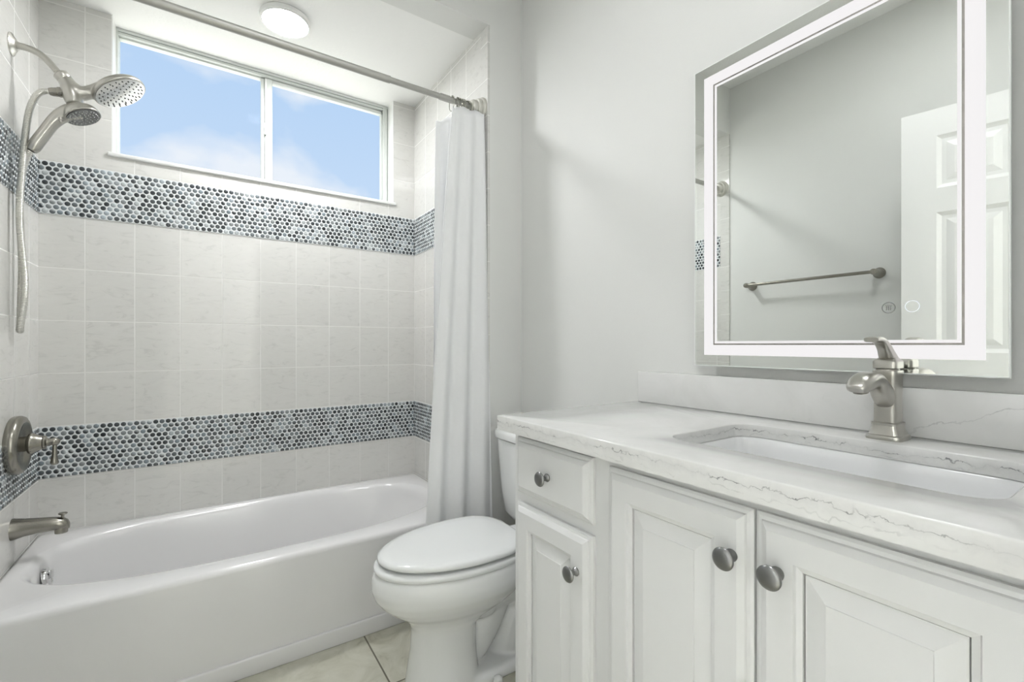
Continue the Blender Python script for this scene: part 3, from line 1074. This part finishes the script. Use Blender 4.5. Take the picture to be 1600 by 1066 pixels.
# shelf that carries the tank
add_box(bm, (1.40, TY - 0.115, 0.30), (1.665, TY + 0.115, 0.396), 0.03, 4)
bowl = obj('bowl', bm, 'porcelain', toi, angle=60)
rm = bowl.modifiers.new('blend', 'REMESH')
rm.mode = 'VOXEL'
rm.voxel_size = 0.005
rm.use_smooth_shade = True
sm = bowl.modifiers.new('soften', 'SMOOTH')
sm.factor = 0.5
sm.iterations = 10
for s in (-1, 1):
    bm = bmesh.new()
    lathe(bm, [(0.0, 0), (0.016, 0), (0.0165, 0.008), (0.014, 0.02), (0.007, 0.026), (0.0, 0.027)], (1.315, TY + s * 0.128, 0.0 if s > 0 else 0.0), (0, 0, 1), 20)
    obj('bolt_cap', bm, 'porcelain', toi)
bm = bmesh.new()
loft(bm, [egg(0.3965, 0.968, 1.435, 0.172, nb=3), egg(0.397, 0.960, 1.44, 0.178, nb=3), egg(0.404, 0.957, 1.44, 0.1805, nb=3), egg(0.411, 0.959, 1.44, 0.179, nb=3), egg(0.4145, 0.966, 1.435, 0.174, nb=3)])
obj('seat', bm, 'seat_plastic', toi, angle=60)
bm = bmesh.new()
loft(bm, [egg(0.4225, 0.982, 1.435, 0.162, nb=3), egg(0.4240, 0.973, 1.445, 0.172, nb=3), egg(0.4300, 0.968, 1.447, 0.1755, nb=3), egg(0.4370, 0.970, 1.445, 0.174, nb=3), egg(0.4420, 0.980, 1.44, 0.168, nb=3), egg(0.4445, 1.00, 1.43, 0.155, nb=3), egg(0.4465, 1.05, 1.40, 0.12, nb=3), egg(0.4475, 1.15, 1.36, 0.05, nb=3)])
obj('lid', bm, 'seat_plastic', toi, angle=60)
for s in (-1, 1):
    bm = bmesh.new()
    add_box(bm, (1.425, TY + s * 0.075 - 0.02, 0.396), (1.465, TY + s * 0.075 + 0.02, 0.428), 0.006, 3)
    obj('hinge', bm, 'seat_plastic', toi)
bm = bmesh.new()


def tank_ring(z, x0, x1, hw, n=7):
    return se_ring((x0 + x1) / 2, TY, (x1 - x0) / 2, hw, n, z, 80)


loft(bm, [tank_ring(0.396, 1.555, 1.670, 0.165, 5), tank_ring(0.402, 1.542, 1.680, 0.182, 5), tank_ring(0.425, 1.530, 1.686, 0.196, 6), tank_ring(0.50, 1.523, 1.688, 0.206), tank_ring(0.62, 1.516, 1.690, 0.217), tank_ring(0.712, 1.511, 1.690, 0.224), tank_ring(0.714, 1.515, 1.687, 0.220)])
obj('tank', bm, 'porcelain', toi, angle=50)
bm = bmesh.new()
loft(bm, [tank_ring(0.7180, 1.512, 1.690, 0.224), tank_ring(0.7195, 1.503, 1.692, 0.232), tank_ring(0.738, 1.502, 1.692, 0.233), tank_ring(0.747, 1.505, 1.691, 0.230), tank_ring(0.752, 1.514, 1.685, 0.222), tank_ring(0.753, 1.54, 1.66, 0.19)])
obj('tank_lid', bm, 'porcelain', toi, angle=50)

# ------------------------------------------------------------------ vanity
VY0, VY1 = -1.503, -2.552
CT = 0.912
FX = 1.195           # face frame
van = thing('vanity_cabinet', 'white vanity cabinet with raised-panel doors and one small drawer', 'cabinet', (1.44, -2.03, 0.0))
bm = bmesh.new()
add_box(bm, (FX + 0.019, VY0 - 0.018, 0.0), (1.694, VY0, 0.868))
add_box(bm, (FX + 0.019, VY1, 0.0), (1.694, VY1 + 0.018, 0.868))
add_box(bm, (FX + 0.019, VY1 + 0.018, 0.10), (1.694, VY0 - 0.018, 0.118))
add_box(bm, (FX + 0.08, VY1 + 0.018, 0.0), (FX + 0.095, VY0 - 0.018, 0.10))
add_box(bm, (FX + 0.019, -1.826, 0.118), (1.66, -1.808, 0.72))
obj('carcass', bm, 'cabinet_white', van, smooth=False)
bm = bmesh.new()
for a, b_ in ((VY0, -1.55), (-1.775, -1.862), (-2.105, -2.146), (-2.39, VY1)):
    add_box(bm, (FX, b_, 0.10), (FX + 0.019, a, 0.868))
for a, b_, z0, z1 in ((-1.55, -1.775, 0.84, 0.868), (-1.55, -1.775, 0.69, 0.74), (-1.55, -1.775, 0.10, 0.15), (-1.862, -2.105, 0.83, 0.868), (-1.862, -2.105, 0.10, 0.15), (-2.146, -2.39, 0.83, 0.868), (-2.146, -2.39, 0.10, 0.15)):
    add_box(bm, (FX, b_, z0), (FX + 0.019, a, z1))
obj('face_frame', bm, 'cabinet_white', van, smooth=False)


def fx_ring(y0, y1, z0, z1, ins, x):
    return [Vector((x, y0 - ins, z0 + ins)), Vector((x, y1 + ins, z0 + ins)), Vector((x, y1 + ins, z1 - ins)), Vector((x, y0 - ins, z1 - ins))]


def front(name, y0, y1, z0, z1, panel):
    xb, xf = FX - 0.0005, 1.1750
    prof = [(0.0, xb), (0.0, xb - 0.007), (0.004, xb - 0.0095), (0.009, xb - 0.0105), (0.0105, xb - 0.0135), (0.0145, xb - 0.0165), (0.0195, xf)]
    if panel:
        fw = 0.054
        prof += [(fw, xf), (fw + 0.002, xf + 0.004), (fw + 0.009, xf + 0.0065), (fw + 0.0092, xf + 0.0150), (fw + 0.0108, xf + 0.0150), (fw + 0.0112, xf + 0.0098), (fw + 0.013, xf + 0.0098), (fw + 0.037, xf + 0.0035), (fw + 0.0375, xf + 0.0022)]
    bm = bmesh.new()
    loft(bm, [fx_ring(y0, y1, z0, z1, i, x) for i, x in prof])
    return obj(name, bm, 'cabinet_white', van, angle=8)


def knob(parent, y, z, R=0.0175, x0=1.175):
    bm = bmesh.new()
    k = R / 0.0175
    lathe(bm, [(0.0, 0), (0.0095 * k, 0.0), (0.0100 * k, 0.002), (0.0085 * k, 0.0045), (0.0062 * k, 0.0075), (0.0060 * k, 0.012), (0.0085 * k, 0.0165), (0.0150 * k, 0.0195), (0.0172 * k, 0.0215), (0.0175 * k, 0.0235), (0.0160 * k, 0.0258), (0.0115 * k, 0.0278), (0.0060 * k, 0.0288), (0.0, 0.0290)], (x0, y, z), (-1, 0, 0), 36)
    obj('knob', bm, 'pewter', parent)


dr = front('drawer', -1.525, -1.795, 0.724, 0.861, False)
knob(dr, -1.660, 0.7905, 0.0165)
d1 = front('door', -1.525, -1.795, 0.125, 0.700, True)
knob(d1, -1.757, 0.618, 0.0165)
d2 = front('door', -1.839, -2.1235, 0.125, 0.855, True)
knob(d2, -2.097, 0.782, 0.0165)
d3 = front('door', -2.1275, -2.413, 0.125, 0.855, True)
knob(d3, -2.162, 0.782, 0.0165)

# counter top with the sink cut-out
CX0, CX1, CY0, CY1 = 1.153, 1.698, -1.481, EY + 0.002
CB = CT - 0.036
SXC, SYC, SHX, SHY = 1.4225, -2.125, 0.1425, 0.230
cnt_ = thing('countertop', 'white grey-veined quartz countertop on the vanity', 'countertop', (1.42, -2.02, CB))
angs = [2 * PI * i / 120 for i in range(120)]
for cx_, cy_ in ((CX0, CY0), (CX1, CY0), (CX0, CY1), (CX1, CY1)):
    angs.append(math.atan2(cy_ - SYC, cx_ - SXC) % (2 * PI))
angs = sorted(angs)


def outer_ring(ins, z):
    out = []
    for a in angs:
        c, s = math.cos(a), math.sin(a)
        ks = []
        if c > 1e-9:
            ks.append((CX1 - ins - SXC) / c)
        if c < -1e-9:
            ks.append((CX0 + ins - SXC) / c)
        if s > 1e-9:
            ks.append((CY0 - ins - SYC) / s)
        if s < -1e-9:
            ks.append((CY1 + ins - SYC) / s)
        k = min(ks)
        out.append(Vector((SXC + k * c, SYC + k * s, z)))
    return out


def sink_ring(grow, z, r=0.045, hx=SHX, hy=SHY):
    hx, hy, r = hx + grow, hy + grow, r + grow
    out = []
    for a in angs:
        c, s = math.cos(a), math.sin(a)
        k = min(hx / abs(c) if abs(c) > 1e-9 else 9, hy / abs(s) if abs(s) > 1e-9 else 9)
        px, py = abs(k * c), abs(k * s)
        if px > hx - r and py > hy - r:
            # intersect the ray with the corner circle
            ox, oy = hx - r, hy - r
            ac, as_ = abs(c), abs(s)
            bq = ac * ox + as_ * oy
            cq = ox * ox + oy * oy - r * r
            k = bq + math.sqrt(max(bq * bq - cq, 0))
        out.append(Vector((SXC + k * c, SYC + k * s, z)))
    return out


bm = bmesh.new()
R1 = outer_ring(0.0, CB)
ring_list = [R1, outer_ring(0.0, CT - 0.003), outer_ring(0.0009, CT - 0.0009), outer_ring(0.003, CT), sink_ring(0.003, CT), sink_ring(0.0009, CT - 0.0009), sink_ring(0.0, CT - 0.003), sink_ring(0.0, CT - 0.028)]
vr = loft(bm, ring_list, cap0=False, cap1=False)
n = len(angs)
for i in range(n):
    j = (i + 1) % n
    bm.faces.new((vr[-1][i], vr[-1][j], vr[0][j], vr[0][i]))
slab = obj('slab', bm, 'quartz', cnt_, angle=50)
slab.location = -Vector(cnt_.location)
slab.data.transform(Matrix.Translation(Vector(cnt_.location)))
bm = box((1.679, EY + 0.002, CT), (1.699, -1.487, 1.0075), bevel=0.0015, segs=2)
bs = obj('backsplash', bm, 'quartz', cnt_)
bs.location = -Vector(cnt_.location)
bs.data.transform(Matrix.Translation(Vector(cnt_.location)))

sink = thing('sink', 'white rectangular undermount sink set into the countertop', 'sink', (SXC, SYC, 0.72))
bm = bmesh.new()
z0 = CT - 0.0285
rl = [sink_ring(0.020, z0 - 0.012), sink_ring(0.020, z0), sink_ring(0.002, z0), sink_ring(-0.001, z0 - 0.003)]
for t in (0.15, 0.35, 0.55, 0.75, 0.9):
    rl.append(sink_ring(-0.002 - 0.016 * t, z0 - 0.125 * t))
rl += [sink_ring(-0.024, z0 - 0.128), sink_ring(-0.036, z0 - 0.137), sink_ring(-0.060, z0 - 0.142), sink_ring(-0.10, z0 - 0.145, r=0.09)]
loft(bm, rl, cap0=False, cap1=True)
rl = [sink_ring(0.020, z0 - 0.012), sink_ring(0.006, z0 - 0.020), sink_ring(-0.004, z0 - 0.11), sink_ring(-0.03, z0 - 0.150), sink_ring(-0.09, z0 - 0.156, r=0.09)]
loft(bm, rl, cap0=False, cap1=True)
bmesh.ops.remove_doubles(bm, verts=bm.verts[:], dist=0.0001)
obj('basin', bm, 'sink_china', sink, angle=50)
bm = bmesh.new()
lathe(bm, [(0.0, 0), (0.028, 0), (0.028, 0.003), (0.020, 0.005), (0.012, 0.002), (0.0, 0.003)], (SXC + 0.02, SYC, z0 - 0.1449), (0, 0, 1), 28)
obj('drain', bm, 'chrome', sink)

# ------------------------------------------------------------------ faucet
FCX, FCY = 1.6225, -2.149
fau = thing('faucet', 'brushed nickel single-lever faucet behind the sink', 'faucet', (FCX, FCY, CT))


def sq_ring(z, hx, hy, n=7, dx=0.0):
    return se_ring(FCX + dx, FCY, hx, hy, n, z, 56)


bm = bmesh.new()
loft(bm, [sq_ring(CT, 0.0325, 0.0285), sq_ring(CT + 0.004, 0.0330, 0.0290), sq_ring(CT + 0.008, 0.0315, 0.0275), sq_ring(CT + 0.0095, 0.0290, 0.0250), sq_ring(CT + 0.018, 0.0265, 0.0220), sq_ring(CT + 0.027, 0.0250, 0.0200), sq_ring(CT + 0.0275, 0.0262, 0.0212), sq_ring(CT + 0.0315, 0.0262, 0.0212), sq_ring(CT + 0.033, 0.0235, 0.0185)])
obj('base', bm, 'nickel', fau, angle=30)
bm = bmesh.new()
loft(bm, [sq_ring(CT + 0.032, 0.0230, 0.0180), sq_ring(CT + 0.075, 0.0225, 0.0175), sq_ring(CT + 0.118, 0.0230, 0.0180), sq_ring(CT + 0.128, 0.0245, 0.0195), sq_ring(CT + 0.131, 0.0240, 0.0190), sq_ring(CT + 0.1315, 0.020, 0.0155)])
lathe(bm, [(0.0, 0), (0.0185, 0.0), (0.0185, 0.012), (0.0165, 0.015), (0.0, 0.015)], (FCX - 0.002, FCY, CT + 0.121), (0, 0, 1), 32)
obj('column', bm, 'nickel', fau, angle=30)
# spout: leaves the column, rises forward and dips at the outlet
sp_pts = [(-0.004, 0.074, 0.0165, 0.020), (-0.024, 0.085, 0.0160, 0.0195), (-0.044, 0.1005, 0.0155, 0.0165), (-0.064, 0.112, 0.0155, 0.0145), (-0.085, 0.1165, 0.0170, 0.0140), (-0.108, 0.1155, 0.0190, 0.0145), (-0.130, 0.110, 0.0190, 0.0130), (-0.145, 0.1035, 0.0165, 0.0090), (-0.150, 0.100, 0.011, 0.0050)]
cen = spline([(FCX + a, FCY, CT + z) for a, z, hy, hz in sp_pts], 6)
dims = spline([(hy, hz, 0) for a, z, hy, hz in sp_pts], 6)
rings = []
for i, p in enumerate(cen):
    tg = (cen[min(i + 1, len(cen) - 1)] - cen[max(i - 1, 0)]).normalized()
    up = Vector((0, 1, 0)).cross(tg)
    if up.z < 0:
        up = -up
    hy, hz = dims[i].x, dims[i].y
    rg = []
    for k in range(32):
        a = 2 * PI * k / 32
        c, s = math.cos(a), math.sin(a)
        q = 1.0 / ((abs(c) ** 3 + abs(s) ** 3) ** (1 / 3))
        rg.append(p + Vector((0, 1, 0)) * (hy * q * c) + up * (hz * q * s))
    rings.append(rg)
bm = bmesh.new()
loft(bm, rings)
spo = obj('spout', bm, 'nickel', fau, angle=40)
bm = bmesh.new()
lathe(bm, [(0.0, 0), (0.0115, 0.0), (0.0115, 0.006), (0.0, 0.006)], (FCX - 0.130, FCY, CT + 0.0955), (-0.25, 0, 1), 24)
obj('aerator', bm, 'nickel_dark', spo)
# lever handle: square cap and an arched paddle reaching forward
bm = bmesh.new()
loft(bm, [sq_ring(CT + 0.1345, 0.0215, 0.0175, 8), sq_ring(CT + 0.1355, 0.0240, 0.0190, 8), sq_ring(CT + 0.1480, 0.0240, 0.0190, 8), sq_ring(CT + 0.1510, 0.0225, 0.0175, 7), sq_ring(CT + 0.1545, 0.0165, 0.0140, 5, 0.001)])
obj('handle_cap', bm, 'nickel', fau, angle=30)
hp_ = [(0.016, 0.1585, 0.0150, 0.0085), (0.004, 0.166, 0.0140, 0.0115), (-0.008, 0.1765, 0.0120, 0.0120), (-0.020, 0.1885, 0.0105, 0.0100), (-0.034, 0.1980, 0.0102, 0.0075), (-0.052, 0.2040, 0.0108, 0.0058), (-0.070, 0.2050, 0.0115, 0.0050), (-0.084, 0.2035, 0.0112, 0.0044)]
cen = spline([(FCX + a, FCY, CT + z - 0.0145) for a, z, hy, hz in hp_], 6)
dims = spline([(hy, hz, 0) for a, z, hy, hz in hp_], 6)
rings = []
for i, p in enumerate(cen):
    tg = (cen[min(i + 1, len(cen) - 1)] - cen[max(i - 1, 0)]).normalized()
    up = Vector((0, 1, 0)).cross(tg)
    if up.z < 0:
        up = -up
    hy, hz = dims[i].x, dims[i].y
    rg = []
    for k in range(28):
        a = 2 * PI * k / 28
        c, s = math.cos(a), math.sin(a)
        q = 1.0 / ((abs(c) ** 3.5 + abs(s) ** 3.5) ** (1 / 3.5))
        rg.append(p + Vector((0, 1, 0)) * (hy * q * c) + up * (hz * q * s))
    rings.append(rg)
bm = bmesh.new()
loft(bm, rings)
obj('lever', bm, 'nickel', fau, angle=40)

# ------------------------------------------------------------------ lit mirror
MX = 1.665
MY0, MY1, MZ0, MZ1 = -1.703, -2.302, 1.037, 1.845
mir = thing('mirror', 'large rectangular mirror with a glowing white border on the wall', 'mirror', (1.70, -2.0025, MZ0))
obj('mirror_glass', box((MX, MY1, MZ0), (MX + 0.005, MY0, MZ1)), 'mirror_silver', mir, smooth=False)


def rect_band(ins0, ins1, xa, xb):
    bm = bmesh.new()
    a, b_ = ins0, ins1
    for (ya, yb, za, zb) in ((MY0 - a, MY0 - b_, MZ0 + a, MZ1 - a), (MY1 + b_, MY1 + a, MZ0 + a, MZ1 - a), (MY0 - b_, MY1 + b_, MZ0 + a, MZ0 + b_), (MY0 - b_, MY1 + b_, MZ1 - b_, MZ1 - a)):
        add_box(bm, (xa, ya, za), (xb, yb, zb))
    return bm


obj('lit_glass_edge', rect_band(-0.0022, 0.0, MX - 0.0004, MX + 0.0052), 'lit_glass_edge', mir, smooth=False)
obj('light_border', rect_band(0.0275, 0.0545, MX - 0.0006, MX + 0.001), 'led_band', mir, smooth=False)
obj('groove', rect_band(0.0545, 0.0585, MX - 0.0005, MX + 0.001), 'mirror_groove', mir, smooth=False)
obj('light_line', rect_band(0.0585, 0.0645, MX - 0.0006, MX + 0.001), 'led_band', mir, smooth=False)
obj('back_box', box((MX + 0.0055, MY1 + 0.035, MZ0 + 0.035), (WX - 0.001, MY0 - 0.035, MZ1 - 0.035)), 'mirror_back', mir, smooth=False)


def flat_ring(bm, y, z, r0, r1, x):
    S = 40
    a = [bm.verts.new((x, y + r0 * math.cos(2 * PI * i / S), z + r0 * math.sin(2 * PI * i / S))) for i in range(S)]
    b_ = [bm.verts.new((x, y + r1 * math.cos(2 * PI * i / S), z + r1 * math.sin(2 * PI * i / S))) for i in range(S)]
    for i in range(S):
        bm.faces.new((a[i], a[(i + 1) % S], b_[(i + 1) % S], b_[i]))


bm = bmesh.new()
flat_ring(bm, -2.137, 1.166, 0.0098, 0.0112, MX - 0.0006)
for k in (-1, 0, 1):
    yy = -2.137 + k * 0.0032
    pl = [Vector((MX - 0.0008, yy + 0.0006 * math.sin(t * 1.6), 1.1610 + t * 0.00105)) for t in range(9)]
    tube(bm, pl, 0.00055, 6)
add_box(bm, (MX - 0.0009, -2.1425, 1.1700), (MX - 0.0004, -2.1315, 1.1710))
obj('defog_button', bm, 'icon_grey', mir)
bm = bmesh.new()
flat_ring(bm, -2.174, 1.1665, 0.0103, 0.0114, MX - 0.0006)
obj('power_button', bm, 'icon_lit', mir)

# ------------------------------------------------------------------ towel bar on the left wall (seen in the mirror)
tb_ = thing('towel_bar', 'brushed nickel towel bar on the painted left wall, reflected in the mirror', 'towel bar', (-0.008, -1.28, 1.452))
TBX, TBZ = 0.066, 1.452
bm = bmesh.new()
tube(bm, [(TBX, -0.948, TBZ), (TBX, -1.615, TBZ)], 0.0085, 20)
obj('bar', bm, 'nickel_dark', tb_)
for y in (-0.962, -1.600):
    bm = bmesh.new()
    lathe(bm, [(0.0, 0), (0.027, 0.0), (0.0275, 0.004), (0.026, 0.008), (0.021, 0.013), (0.016, 0.03), (0.0145, 0.055), (0.0155, 0.072), (0.014, 0.083), (0.0, 0.086)], (-0.008, y, TBZ), (1, 0, 0), 32)
    obj('post', bm, 'nickel_dark', tb_)
